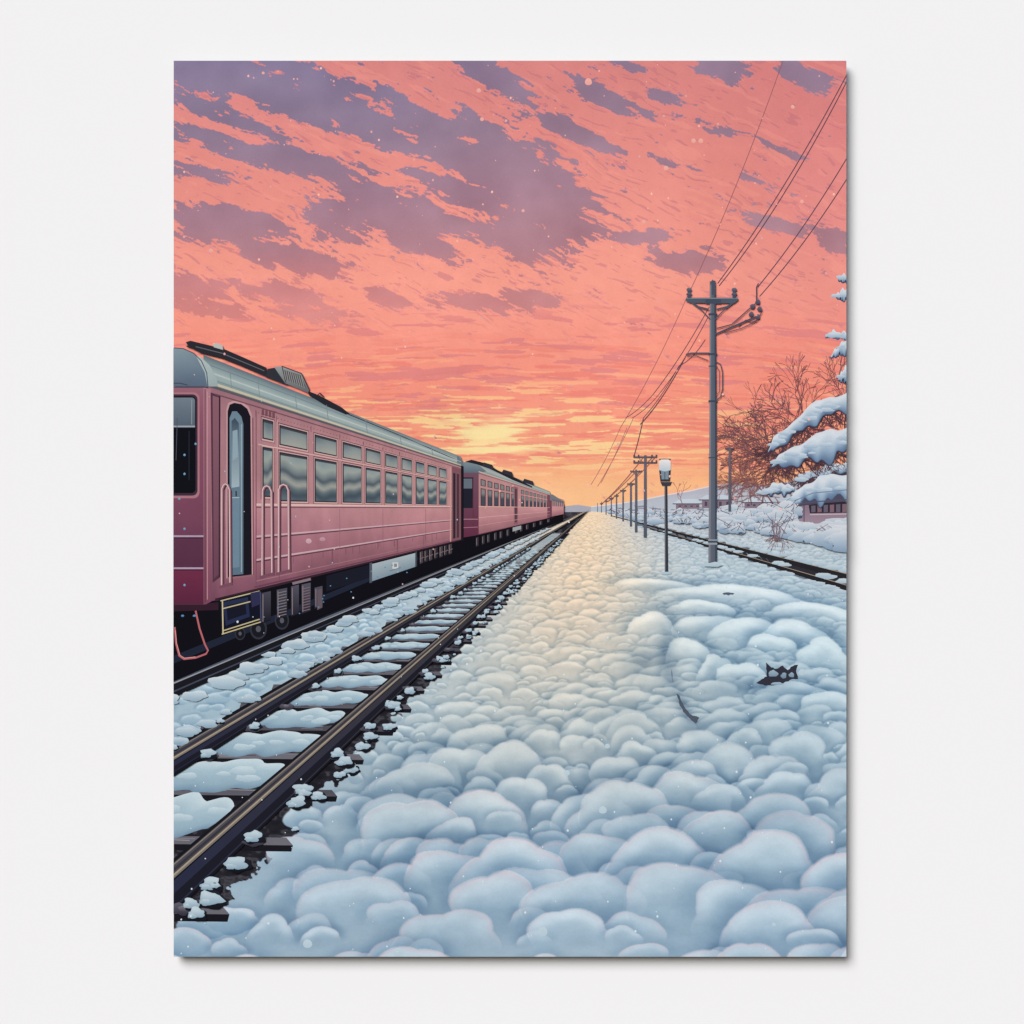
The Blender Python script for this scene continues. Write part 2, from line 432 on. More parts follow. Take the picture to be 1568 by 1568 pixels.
def rail(m_top, m_head, m_web):
    strip(L, m_top-.010, m_web+.010, X0-60, VX-4, (20, 20, 28), 30)
    strip(L, m_head, m_web, X0-60, VX-6, lambda a, b: lerp((36, 40, 64), (58, 54, 58), min(1, max(0, (a-266)/500))), 30)
    strip(L, m_head+(m_web-m_head)*.5, m_web-(m_web-m_head)*.08, X0-60, VX-6, (24, 25, 36), 30)
    strip(L, m_top, m_head, X0-60, VX-3, lambda a, b: lerp((70, 68, 76), (104, 94, 88), min(1, max(0, (a-266)/500))), 30)
    w = m_head-m_top
    strip(L, m_top+.70*w, m_top+.84*w, X0-60, VX-3, (164, 148, 120), 30)
    strip(L, m_top+.84*w, m_head, X0-60, VX-3, (116, 108, 102), 30)
    strip(L, m_top+.06*w, m_top+.16*w, X0-60, VX-3, (128, 118, 110), 30)
    strip(L, m_top+.34*w, m_top+.58*w, X0-60, VX-5, (50, 49, 60), 30)
    strip(L, m_head, m_head+.12*w, X0-60, VX-5, (14, 14, 20), 30)
rail(.577, .602, .632)
rail(.848, .886, .960)
for Y in Ys:
    dd = Y-VY
    if dd < 60: continue
    for m in (.652, .99):
        Yc = Y+.02*dd; xx = lx(m, Yc)
        L.blob(xx, Yc, .034*dd, .018*dd, (92, 90, 104), (40, 38, 50), wob=.2)
        L.blob(xx-.004*dd, Yc-.004*dd, .014*dd, .009*dd, (128, 124, 134), (60, 58, 70), wob=.15)
        if R.random() < .85: clump(xx+R.uniform(-.012, .02)*dd, Yc-.016*dd, .028*dd*R.uniform(.7, 1.2))
    if R.random() < .6: clump(lx(.572, Y-.02*dd), Y-.02*dd, .018*dd)
for i in range(130):
    q = .0016+.02*R.random()**1.5; dd = 1/q; Yc = VY+dd
    m = R.uniform(.985, 1.09); clump(lx(m, Yc), Yc, dd*R.uniform(.010, .034))
L.done()

# train's own track: near rail
L = Lay('railway_track')
strip(L, .395, .452, X0-50, VX-10, (22, 22, 30), 30)
strip(L, .408, .420, X0-50, VX-8, lambda a, b: lerp((70, 82, 104), (110, 112, 118), (a-266)/600 if a > 266 else 0), 30)
strip(L, .4165, .4195, X0-50, VX-8, (150, 150, 152), 30)
strip(L, .436, .440, X0-50, VX-60, (60, 66, 84), 30)
for i in range(150):
    q = .0028+.03*R.random()**1.6; dd = 1/q; Yc = VY+dd; m = R.uniform(.452, .482)
    r = dd*R.uniform(.026, .06)
    L.blob(lx(m, Yc), Yc, r*1.6, r*.75, (192, 209, 216) if dd > 60 else (218, 212, 200), (130, 160, 181), wob=.16, rim=(206, 215, 216))
for i in range(110):
    q = .0022+.02*R.random()**1.6; dd = 1/q; Yc = VY+dd; m = R.uniform(.545, .572)
    r = dd*R.uniform(.018, .04)
    L.blob(lx(m, Yc), Yc, r*1.5, r*.7, (188, 205, 214), (118, 150, 172), wob=.16)
L.done()

# ============================================================ TRAIN
L = Lay('passenger_train')
def T(xx, h): return (xx, 778+(905-xx)/587.0*h)
def tq(x0, x1, h0, h1, col, nx=1, nh=1, up=True):
    if up: L.up()
    for i in range(nx):
        for j in range(nh):
            a, b = x0+(x1-x0)*i/nx, x0+(x1-x0)*(i+1)/nx
            c, e = h0+(h1-h0)*j/nh, h0+(h1-h0)*(j+1)/nh
            q = [(a, c), (b, c), (b, e), (a, e)]
            L.emit([T(*p) for p in q], [col(*p) if callable(col) else col for p in q])
def tl(x0, x1, h, w, col, n=8):
    L.line([T(x0+(x1-x0)*i/n, h) for i in range(n+1)], (w*(905-x0)/587, w*(905-x1)/587), col)
SIDE = [(-186, (152, 106, 116)), (-160, (172, 122, 128)), (-60, (175, 124, 130)), (0, (184, 128, 136)), (48, (170, 111, 125)), (90, (152, 94, 112)), (144, (118, 68, 89))]
GN = np.random.RandomState(5).rand(64, 64)
def gn(a, b):
    i, j = int(math.floor(a)), int(math.floor(b)); f, g_ = a-i, b-j
    G = lambda p, q: GN[p % 64, q % 64]
    return (G(i, j)*(1-f)+G(i+1, j)*f)*(1-g_)+(G(i, j+1)*(1-f)+G(i+1, j+1)*f)*g_
def side(xx, h):
    c = ramp(h, SIDE); t = min(1, max(0, (xx-330)/420))
    c = lerp(lerp(c, (136, 80, 98), .22), lerp(c, (206, 144, 132), .38), t)
    k = 1+.10*(gn(xx/18, h/60)-.5)+.08*(gn(xx/5+9, h/30+3)-.5)
    if h > 60: k -= .08*gn(xx/6+30, 2)*(h-60)/84
    return tuple(v*k for v in c)
BLK = (14, 13, 20)
L.poly([(266, 915), (330, 915), (708, 822), (862, 790), (862, 797), (708, 856), (500, 940), (400, 985), (266, 1043)], BLK)
L.poly([(266, 1004), (440, 934), (640, 852), (640, 858), (440, 944), (266, 1016)], (28, 34, 52))
def wheel(cx, cy, rx, ry):
    P = [(cx+rx*math.cos(a*math.pi/12), cy+ry*math.sin(a*math.pi/12)) for a in range(24)]
    L.poly(P, (44, 46, 58)); L.poly([(cx+(p[0]-cx)*.8, cy+(p[1]-cy)*.8) for p in P], (22, 22, 30)); L.poly([(cx+(p[0]-cx)*.3, cy+(p[1]-cy)*.3) for p in P], (78, 80, 92))
wheel(396, 963, 13, 16); wheel(432, 950, 11, 14); wheel(368, 970, 8, 10)
for (xx, y0, y1, w) in ((401, 908, 955, 14), (424, 903, 948, 16), (446, 898, 944, 12), (462, 895, 940, 14), (482, 900, 932, 12)):
    L.poly([(xx, y0), (xx+w, y0-3), (xx+w, y1-5), (xx, y1)], lambda a, b: lerp((72, 70, 84), (26, 24, 34), (b-900)/50))
    L.line([(xx+2, y0+2), (xx+2, y1-3)], 1.2, (132, 116, 122))
for i in range(9):
    L.line([(426, 908+i*4.4), (439, 905+i*4.4)], 1.1, (128, 118, 126)); L.line([(463, 902+i*4.2), (475, 899+i*4.2)], 1.1, (124, 100, 110))
L.line([(448, 893), (476, 886)], 5, (128, 108, 118)); L.line([(448, 891), (476, 884)], 1.4, (196, 178, 180))
L.poly([(486, 903), (494, 901), (494, 930), (486, 934)], (92, 78, 88))
tq(568, 637, 150, 196, lambda a, h: lerp((160, 174, 180), (116, 138, 152), (h-150)/46))
tq(566, 570, 146, 199, (72, 80, 92)); tq(636, 638.5, 146, 196, (60, 66, 80))
L.rect(601, 861, 610, 871, (196, 198, 194)); L.rect(603.5, 863, 608, 868, (120, 130, 140)); L.line([(597, 874), (614, 869)], 1, (90, 100, 112))
tq(500, 566, 150, 185, (22, 24, 36))
for i, xx in enumerate((643, 650, 657, 665, 673, 680, 687)):
    L.poly([T(xx, 150), T(xx+5, 150), T(xx+5, 190), T(xx, 192)], (44, 40, 50) if i % 2 else (66, 58, 66))
    L.line([T(xx+1, 152), T(xx+1, 186)], .9, (140, 118, 112))
    L.line([T(xx, 175), T(xx+6, 172)], 1.2, (110, 96, 98))
for i in range(22):
    xx = R.uniform(345, 640); hh = R.uniform(165, 215); L.blob(*T(xx, hh), 1.2, 1.2, (90, 150, 180), (60, 110, 150), wob=0, n=8)
def roof(x0, x1, hl, hu):
    n = 16; L.up()
    st = [(0, (88, 106, 116)), (.25, (128, 148, 152)), (.55, (156, 172, 170)), (.8, (122, 144, 148)), (1, (90, 106, 116))]
    for i in range(n):
        for j in range(6):
            a, b = x0+(x1-x0)*i/n, x0+(x1-x0)*(i+1)/n
            c, e = hu+(hl-hu)*j/6, hu+(hl-hu)*(j+1)/6
            q = [(a, c, j/6), (b, c, j/6), (b, e, (j+1)/6), (a, e, (j+1)/6)]
            L.emit([T(p[0], p[1]) for p in q], [lerp(ramp(p[2], st), (190, 174, 152), .25*max(0, (p[0]-400)/450)) for p in q])
tq(842, 863, -178, 128, side, 3, 6); tq(842, 845, -178, 128, (110, 60, 74))
L.poly([(840, 757), (846, 757), (863, 768), (863, 771), (842, 766)], (110, 112, 120))
for i in range(6): tq(846+i*2.8, 847.6+i*2.8, -140, -30, (96, 92, 98))
L.rect(863, 771, 864, 794, (86, 50, 62))
tq(731, 842, -190, 138, side, 10, 8)
L.poly([(708, 724), (733, 722), (733, 819), (710, 823)], lambda a, b: ramp(b, [(722, (108, 72, 88)), (780, (118, 62, 84)), (823, (96, 38, 64))]))
L.poly([(709, 731), (724, 731), (724, 778), (709, 778)], (28, 30, 42)); L.poly([(710, 733), (723, 733), (723, 748), (710, 748)], (92, 104, 116))
L.line([(724.5, 730), (724.5, 820)], 1.2, (96, 44, 62)); L.line([(709, 795), (732, 795)], 1, (180, 126, 136)); L.line([(709, 808), (732, 807)], 1, (170, 106, 124))
roof(732, 842, -190, -236)
L.poly([(707, 724), (707, 709), (718, 706), (733, 712), (745, 722), (733, 724)], lambda a, b: ramp(b, [(706, (120, 138, 146)), (724, (84, 100, 114))]))
L.poly([(712, 707), (722, 704), (746, 710), (762, 720), (790, 732), (815, 745), (815, 747), (785, 735), (750, 718), (730, 711)], (34, 32, 40))
for (a, b) in ((738, 711), (768, 722), (800, 736)):
    L.poly([(a, b+2), (a+3, b-3), (a+16, b+1), (a+18, b+8)], (46, 44, 54))
tl(733, 842, -191, 5, (184, 176, 156)); tl(733, 842, -182, 3, (112, 66, 74))
xx = 736.0
while xx < 838:
    s = (905-xx)/587; w = 27*s
    if not (786 < xx < 795):
        for (h0, h1) in ((-155, -119), (-106, -12)):
            tq(xx, xx+w, h0, h1, (60, 40, 50))
        for (h0, h1) in ((-151, -122), (-102, -16)):
            tq(xx+w*.15, xx+w*.85, h0, h1, lambda a, h: (124, 122, 122) if h < -60 else (64, 70, 82), 1, 4)
    xx += 37*s
tq(787, 793, -165, 125, (144, 82, 92)); tq(788.5, 791.5, -150, 110, (70, 56, 66)); tq(838, 842, -180, 135, (116, 66, 78))
for h, c in ((-8, (212, 168, 158)), (50, (204, 154, 150)), (92, (184, 134, 138)), (138, (90, 48, 64))): tl(733, 842, h, 4, c)
for i in range(12):
    xx = 727+i*10+R.uniform(-2, 2)
    L.poly([T(xx, 150), T(xx+4, 150), T(xx+4, 195), T(xx, 198)], (52, 48, 56))
    L.line([T(xx+1, 155), T(xx+1, 190)], 1, (120, 104, 104))
tq(785, 798, 146, 176, (150, 154, 156))

# --- first car
tq(314, 708, -186, 144, side, 80, 26)
roof(312, 706, -186, -232)
L.poly([T(700, -232), (709, 706), (710, 717), T(700, -186)], (96, 110, 118))
L.line([(286, 530), (340, 547), (410, 577), (475, 601), (535, 635), (620, 670), (705, 707)], (2.2, 1.0), (44, 46, 56))
L.poly([(285, 524), (292, 522), (342, 534), (372, 547), (408, 563), (412, 577), (340, 549), (308, 541), (289, 531)], (40, 38, 46))
L.poly([(470, 598), (490, 606), (522, 623), (536, 634), (530, 635), (500, 622), (474, 606)], (36, 35, 44))
L.poly([(326, 528), (331, 525), (341, 529), (342, 536), (328, 532)], (178, 180, 176))
L.line([(300, 531), (340, 541), (405, 568)], 1.3, (96, 96, 104)); L.line([(486, 606), (490, 602), (496, 608)], 2, (40, 40, 48))
L.poly([(408, 578), (410, 565), (422, 563), (438, 584), (440, 590)], (44, 46, 54))
L.poly([(420, 562), (432, 561), (462, 572), (474, 597), (472, 602), (437, 587)], lambda a, b: lerp((140, 146, 144), (92, 96, 102), (b-562)/40))
L.poly([(433, 566), (461, 575), (469, 594), (438, 582)], (74, 76, 82))
for i in range(9):
    a = 435+i*3.3; L.line([(a, 567+i*1.1), (a+3+i*.25, 582+i*1.5)], 1.1, (150, 146, 140))
L.line([(432, 561), (462, 572), (474, 597)], 1.4, (44, 44, 52)); L.line([(432, 561), (438, 586)], 1.2, (50, 50, 58))
tl(322, 706, -199, 2, (116, 136, 140)); tl(320, 706, -193.5, 4, (190, 180, 152)); tl(318, 706, -188, 4, (88, 80, 88)); tl(326, 706, -209, 2.4, (174, 186, 182)); tl(320, 706, -220, 1.4, (106, 126, 134))
for xx in (352, 395, 452, 500, 560, 612, 660): L.line([T(xx, -229), T(xx+3, -196)], .9, (112, 130, 134))
dome = [(266, 533), (280, 534), (296, 541), (308, 553), (316, 571), (319, 592), (266, 592)]
L.poly(dome, lambda a, b: ramp(b, [(533, (126, 146, 156)), (555, (104, 124, 140)), (592, (82, 98, 120))]))
L.poly([(300, 544), (308, 547), (322, 560), (333, 582), (334, 592), (318, 592), (314, 571)], lambda a, b: ramp(b, [(545, (170, 184, 182)), (592, (144, 162, 164))]))
L.line([(267, 533), (281, 534), (297, 541), (309, 553), (317, 571), (319, 594)], 1.3, (56, 66, 82))
L.line([(266, 587), (276, 587), (288, 590)], 1.5, (60, 66, 80))
L.line([(266, 593.5), (319, 593.5)], 2.4, (74, 66, 80))
def front(a, b): return ramp(b, [(594, (148, 92, 108)), (650, (132, 74, 96)), (757, (122, 64, 88)), (820, (108, 56, 80)), (822, (90, 46, 70)), (870, (84, 42, 66)), (874, (108, 38, 66)), (925, (88, 32, 58))])
L.up()
for (a, b) in zip([594, 650, 757, 820, 822, 870, 874], [650, 757, 820, 822, 870, 874, 926]):
    q = [(266, a), (316, a), (316, b), (266, b)]; L.emit(q, [front(*p) for p in q])
def rr(x0, y0, x1, y1, r, col, corners=(1, 1, 1, 1)):
    P = []
    for k, (cx, cy, a0) in enumerate(((x0+r, y0+r, 180), (x1-r, y0+r, 270), (x1-r, y1-r, 0), (x0+r, y1-r, 90))):
        if corners[k]:
            for i in range(6):
                a = math.radians(a0+i*18); P.append((cx+r*math.cos(a), cy+r*math.sin(a)))
        else: P.append(((x0, x1, x1, x0)[k], (y0, y0, y1, y1)[k]))
    L.poly(P, col)
rr(255, 601, 306, 763, 9, (168, 108, 120)); rr(255, 604, 303, 759, 8, (60, 40, 56)); rr(255, 607, 300, 755, 6, (14, 14, 22))
rr(255, 609, 299, 655, 5, lambda a, b: lerp((104, 120, 132), (76, 90, 106), (b-609)/46), (1, 1, 0, 0))
L.line([(266, 653), (299, 653)], 2.2, (152, 160, 166)); L.line([(294, 612), (294, 650)], 1, (140, 150, 158)); L.line([(290, 660), (290, 735)], 1, (40, 44, 56)); L.line([(270, 705), (272, 640)], 1, (70, 74, 90))
for (a, b) in ((821, 2.6), (824, 1.0), (870, 2.6), (873, 1.0)): L.line([(266, a), (312, a)], b, (168, 150, 172) if b > 2 else (60, 24, 44))
for (a, b) in ((283, 697), (283, 726), (275, 764), (283, 810), (283, 896), (300, 680)): L.blob(a, b, 1.8, 2.2, (120, 170, 200), (80, 130, 170), n=9, wob=0)
L.poly([(266, 924), (316, 924), (335, 922), (335, 934), (266, 936)], (48, 26, 40)); L.line([(266, 925), (316, 925)], 1.6, (90, 40, 60))
L.poly([(312, 594), (324, 596), (324, 921), (316, 925), (312, 925)], lambda a, b: ramp(b, [(594, (170, 114, 126)), (760, (156, 98, 114)), (925, (120, 64, 86))]))
L.line([(314.5, 596), (314.5, 922)], 1.3, (84, 44, 60)); L.line([(318, 600), (318, 918)], 1.0, (196, 142, 150))
L.poly([(323, 601), (338, 606), (337, 884), (326, 892)], (80, 48, 62)); L.poly([(326, 606), (336, 609), (335, 880), (328, 886)], lambda a, b: ramp(b, [(606, (134, 86, 100)), (880, (104, 60, 80))]))
L.line([(336.5, 606), (336.5, 884)], 1.6, (40, 24, 36))
door = [(349, 884), (349, 630), (352, 620), (359, 617), (370, 619), (379, 626), (384, 638), (386, 880)]
L.poly([(p[0]+(2 if p[0] > 360 else -2), p[1]+(-3 if p[1] < 700 else 2)) for p in door], (190, 142, 146)); L.poly(door, (22, 20, 30))
dl = [(352, 881), (352, 640), (356, 630), (363, 630), (370, 638), (373, 650), (373, 879)]
L.poly(dl, lambda a, b: ramp(b, [(630, (98, 124, 140)), (740, (114, 142, 158)), (880, (82, 108, 126))]))
L.poly([(355, 645), (360, 640), (366, 648), (367, 745), (355, 747)], lambda a, b: lerp((60, 76, 92), (150, 170, 180), (b-645)/100)); L.poly([(356.5, 660), (364, 658), (365, 700), (356.5, 706)], (132, 156, 168))
L.poly([(355, 762), (367, 762), (367, 868), (355, 870)], (100, 128, 146)); L.line([(355, 762), (367, 762)], 1.2, (164, 184, 192)); L.line([(355, 762), (355, 870)], 1.0, (160, 180, 190))
L.line([(370, 650), (370, 876)], 1.2, (150, 170, 180)); L.line([(373.5, 650), (373.5, 878)], 1.3, (30, 32, 44)); L.line([(362, 752), (362, 760)], 2, (40, 44, 58))
L.line([(348, 886), (388, 881)], 3, (144, 94, 102)); L.line([(387.5, 640), (388.5, 880)], 1.3, (110, 60, 74))
for i in range(4): L.rect(401+i*5.4, 627+i*1.5, 405+i*5.4, 636+i*1.5, (112, 68, 78))
L.line([(400, 625), (424, 631)], 1, (116, 70, 82))
def refl(kind, x0, x1, sd):
    q = random.Random(sd); p = [q.random()*6 for _ in range(4)]
    def f(a, h):
        u = (a-x0)/(x1-x0)
        if kind:
            t = (h+106)/94
            k = t+.06*math.sin(u*3.2+p[0])+.03*math.sin(u*8+p[1])+.05*(p[2]/6-.5)
            return ramp(k, [(0, (120, 138, 142)), (.20, (146, 154, 148)), (.36, (106, 118, 122)), (.44, (70, 82, 92)), (.52, (124, 132, 132)), (.60, (154, 154, 144)), (.70, (88, 102, 110)), (.82, (60, 74, 84)), (1, (88, 104, 114))])
        t = (h+157)/38+.15*math.sin(u*4+p[3])
        return ramp(t, [(0, (88, 104, 114)), (.5, (130, 140, 140)), (1, (154, 154, 146))])
    return f
cols = [(428, 471), (482, 516), (525, 554), (560, 583), (590, 609), (615, 631), (637, 650), (655, 669), (672.5, 684)]
def window(x0, x1, h0, h1, kind):
    s = (905-(x0+x1)/2)/587; fx = 2.2*s
    tq(x0-2.6*s, x1+2.6*s, h0-4, h1+4, (106, 66, 78))
    tq(x0-1.2*s, x1+1.8*s, h0-2, h1+3, (202, 158, 152))
    tq(x0, x1, h0, h1, (44, 44, 54))
    tq(x0+fx*1.2, x1-fx*.6, h0+3.5, h1-2.5, refl(kind, x0, x1, x0), 10, 24 if kind else 6)
    tq(x0+fx*1.2, x1-fx*.6, h0+3.2, h0+6, (60, 62, 72))
for (a, b) in cols:
    window(a, b, -157, -119, 0); window(a, b, -106, -13, 1)
window(402, 419, -160, -124, 0); window(402, 418, -110, -20, 1)
tl(396, 692, -112.5, 2.0, (208, 166, 160)); tl(392, 700, -6, 4.2, (214, 174, 168)); tl(392, 700, -1.5, 2.0, (112, 70, 84))
for h in (50, 91):
    tl(392, 692, h, 3.4, (194, 158, 164)); tl(392, 692, h+3.4, 2.6, (92, 52, 70))
tl(390, 706, 138, 3, (106, 58, 78)); tl(330, 706, 143.5, 4.5, (52, 30, 42)); tl(392, 706, 128, 1.5, (164, 110, 122)); tl(330, 706, -178, 2.0, (110, 68, 78))
for (a) in (392, 424, 476.5, 520.5, 556.8, 586.5, 612): L.line([T(a, -172), T(a, -160)], .8, (114, 72, 82))
for a in (520.5, 586.5, 652): L.line([T(a, 2), T(a, 136)], .7, (148, 94, 108))
for i in range(60):
    a = 396+i*5; L.blob(*T(a, -168), .7*(905-a)/587+.2, .7*(905-a)/587+.2, (112, 68, 80), (112, 68, 80), wob=0, n=6)
for i in range(26):
    a = R.uniform(396, 690); L.line([T(a, 95), T(a+R.uniform(-.5, .5), 95+R.uniform(10, 40))], R.uniform(.5, 1.2), (124, 74, 92))
L.line([T(392.5, -170), T(392.5, 138)], 1.2, (122, 74, 88)); L.line([T(425, -165), T(425, -8)], 1.0, (206, 158, 154))
tq(689, 691, -170, 140, (196, 142, 136)); tq(692, 706, -176, 140, (122, 76, 86)); tq(694, 697.5, -150, 130, (44, 34, 44)); tq(699.5, 703, -150, 130, (72, 46, 56)); tq(706, 710, -192, 150, (24, 20, 28))
def handrail(x0, x1, yt, yb, w=3.6):
    pts = [(x0, yb), (x0+.5, yt+8), (x0+3, yt+2), ((x0+x1)/2, yt), (x1-3, yt+2), (x1, yt+9), (x1+1, yb-3)]
    L.line([(p[0]+2, p[1]+2) for p in pts], w, (78, 42, 58)); L.line(pts, w, (154, 108, 118)); L.line([(p[0]-.6, p[1]-.3) for p in pts], w*.35, (222, 188, 184))
    L.line([(x0-4, yb+2), (x1+4, yb-4)], 4, (116, 70, 86))
handrail(340, 352, 741, 897); handrail(402, 416, 744, 882); handrail(427, 442, 742, 877)
L.blob(473, 829, 4.5, 4.5, (204, 164, 174), (188, 142, 156), wob=.03, n=14); L.blob(494, 826, 4.5, 3.5, (192, 144, 156), (174, 124, 142), wob=.03, n=14)
L.poly([(336, 917), (398, 903), (402, 950), (340, 972)], (16, 18, 34)); L.poly([(342, 922), (380, 914), (383, 944), (346, 958)], (34, 42, 74)); L.poly([(347, 927), (376, 921), (378, 940), (349, 950)], (20, 22, 38))
for pts in ([(338, 920), (398, 905)], [(341, 932), (384, 921)], [(341, 966), (398, 948)], [(340, 971), (400, 952)]): L.line(pts, 1.8, (188, 174, 126))
L.line([(341, 920), (342, 970)], 2.0, (196, 182, 138)); L.line([(399, 906), (400, 952)], 2.0, (60, 66, 100)); L.poly([(384, 908), (398, 905), (399, 925), (386, 930)], (42, 42, 76))
L.line([(268, 960), (270, 985), (275, 1004), (282, 1009), (300, 1007), (316, 1001), (319, 996), (314, 986), (306, 962), (300, 935)], 2.8, (180, 92, 100))
L.line([(269, 965), (271, 985), (276, 1003), (283, 1007.6), (300, 1005.6)], 1, (230, 150, 146))
for (a, b) in ((280, 943), (298, 943)): L.blob(a, b, 2.5, 2, (90, 150, 200), (60, 110, 160), wob=.1, n=9)
L.done()

# ============================================================ BARE TREES
def branch(L, xx, yy, a, ln, w, dep, rr_, c0, c1):
    if dep == 0 or ln < 3: return
    pts = [(xx, yy)]; aa = a
    for i in range(4):
        aa += rr_.uniform(-.22, .22); xx += math.cos(aa)*ln/4; yy -= math.sin(aa)*ln/4; pts.append((xx, yy))
    c = lerp(c0, c1, 1-dep/7)
    L.line(pts, (w, max(.55, w*.62)), c)
    for k in range(rr_.choice([2, 2, 3])):
        branch(L, pts[-1][0], pts[-1][1], aa+rr_.uniform(-.7, .7), ln*rr_.uniform(.66, .86), w*.62, dep-1, rr_, c0, c1)
    if dep > 2:
        branch(L, pts[2][0], pts[2][1], aa+rr_.choice([-1, 1])*rr_.uniform(.4, 1.0), ln*.62, w*.5, dep-2, rr_, c0, c1)
br = random.Random(5)
L = Lay('bare_tree')
for (bx, by, a, ln, w, dp) in ((1268, 780, 1.95, 60, 4.6, 7), (1290, 740, 2.25, 54, 3.8, 7), (1296, 690, 1.9, 44, 3, 6), (1296, 700, 2.6, 48, 3, 6)):
    branch(L, bx, by, a, ln, w, dp, br, (70, 50, 62), (132, 82, 88))
L.done()
for spec in (((1185, 775, 1.9, 34, 2.2, 6), (1215, 750, 2.4, 34, 2.2, 6)), ((1165, 780, 1.7, 26, 1.8, 5), (1150, 772, 1.9, 22, 1.4, 5)), ((1045, 775, 1.5, 14, 1.2, 4),)):
    L = Lay('bare_tree')
    for (bx, by, a, ln, w, dp) in spec: branch(L, bx, by, a, ln, w, dp, br, (104, 68, 76), (162, 98, 94))
    L.done()

# ============================================================ SNOW-LADEN TREE AT THE RIGHT EDGE
L = Lay('snow_laden_tree')
def bough(top, thick, seed, twigs=True):
    """top: outline of the snow's upper edge left->right; thick: snow depth per point"""
    r = random.Random(seed)
    N = 40; xs = [p[0] for p in top]
    def at(t):
        f = t*(len(top)-1); i = min(len(top)-2, int(f)); g = f-i; g = g*g*(3-2*g)*.4+g*.6
        return (top[i][0]+(top[i+1][0]-top[i][0])*g, top[i][1]+(top[i+1][1]-top[i][1])*g, thick[i]+(thick[i+1]-thick[i])*g)
    if twigs:
        for i in range(70):
            a, b, h = at(r.random()); b += h*r.uniform(.75, 1.0)
            an = r.uniform(3.4, 6.0); ln = r.uniform(8, 26)
            branch(L, a, b, an, ln*.55, 1.4, 3, r, (52, 44, 58), (92, 60, 70))
    p1, p2, p3, p4 = [r.random()*6 for _ in range(4)]
    U, D = [], []
    for i in range(N+1):
        t = i/N; a, b, h = at(t)
        U.append((a, b+2.2*math.sin(t*14+p1)+1.1*math.sin(t*31+p2)))
        D.append((a, b+h*(1+.16*math.sin(t*16+p3)+.12*math.sin(t*37+p4))))
    L.line(D, 3, (66, 74, 98))
    L.up()
    st = [(0, (200, 210, 218)), (.12, (210, 216, 222)), (.35, (184, 199, 212)), (.65, (146, 171, 193)), (.9, (104, 132, 163)), (1, (86, 110, 144))]
    M = 8
    for i in range(N):
        for j in range(M):
            q = []
            for (ii, jj) in ((i, j), (i+1, j), (i+1, j+1), (i, j+1)):
                t = jj/M; q.append(((U[ii][0], U[ii][1]+(D[ii][1]-U[ii][1])*t), ramp(t+.08*math.sin(ii*.7+p2), st)))
            L.emit([z[0] for z in q], [z[1] for z in q])
    for i in range(int((xs[-1]-xs[0])/9)):
        a, b, h = at(r.random()*.95+.02)
        rx = r.uniform(6, 13); L.blob(a, b+h*r.uniform(.35, .75), rx, rx*.36, (196, 208, 218), (138, 165, 189), wob=.16)
bough([(1284, 426), (1290, 421), (1300, 419)], [3, 10, 14], 11, False)
bough([(1280, 452), (1288, 444), (1300, 440)], [3, 14, 20], 12, False)
bough([(1264, 513), (1275, 507), (1288, 508), (1300, 511)], [3, 9, 10, 8], 2, False)
bough([(1272, 545), (1284, 529), (1300, 518)], [3, 14, 22], 3, False)
bough([(1284, 578), (1292, 564), (1300, 556)], [5, 18, 30], 13, False)
bough([(1220, 735), (1240, 722), (1270, 712), (1300, 705)], [3, 10, 14, 16], 15)
bough([(1176, 690), (1184, 672), (1208, 651), (1230, 630), (1252, 614), (1275, 606), (1300, 602)], [3, 15, 22, 27, 29, 28, 27], 4)
bough([(1180, 713), (1194, 697), (1222, 680), (1252, 664), (1278, 657), (1300, 655)], [2, 16, 30, 42, 42, 34], 5)
bough([(1168, 753), (1180, 742), (1200, 739), (1216, 748)], [3, 14, 17, 4], 6, False)
L.done()

# ============================================================ HOUSE
L = Lay('snow_covered_house')
L.poly([(1222, 772), (1300, 764), (1300, 812), (1224, 804)], lambda a, b: lerp((128, 104, 124), (156, 134, 150), (b-770)/40))
L.poly([(1238, 773), (1300, 767), (1300, 785), (1240, 786)], (48, 38, 50))
for i in range(6):
    a = 1242+i*9.5; L.poly([(a, 774.5-i*.5), (a+6.5, 774-i*.5), (a+6.5, 784), (a, 784.5)], (122, 92, 104) if i % 2 else (96, 88, 106))
L.line([(1240, 788), (1298, 787)], 1.6, (188, 168, 178)); L.line([(1231, 772), (1231, 802)], 1.4, (84, 66, 84))
L.poly([(1206, 773), (1214, 764), (1240, 756), (1300, 750), (1300, 768), (1240, 772), (1212, 776)], (74, 70, 90))
bough([(1204, 771), (1214, 758), (1232, 742), (1252, 731), (1272, 727), (1300, 724)], [2, 13, 26, 36, 39, 39], 21, False)
L.line([(1216, 767), (1244, 755), (1298, 750)], 1.4, (108, 128, 156)); L.line([(1222, 772), (1250, 768), (1298, 765)], 1.6, (76, 78, 102))
L.done()

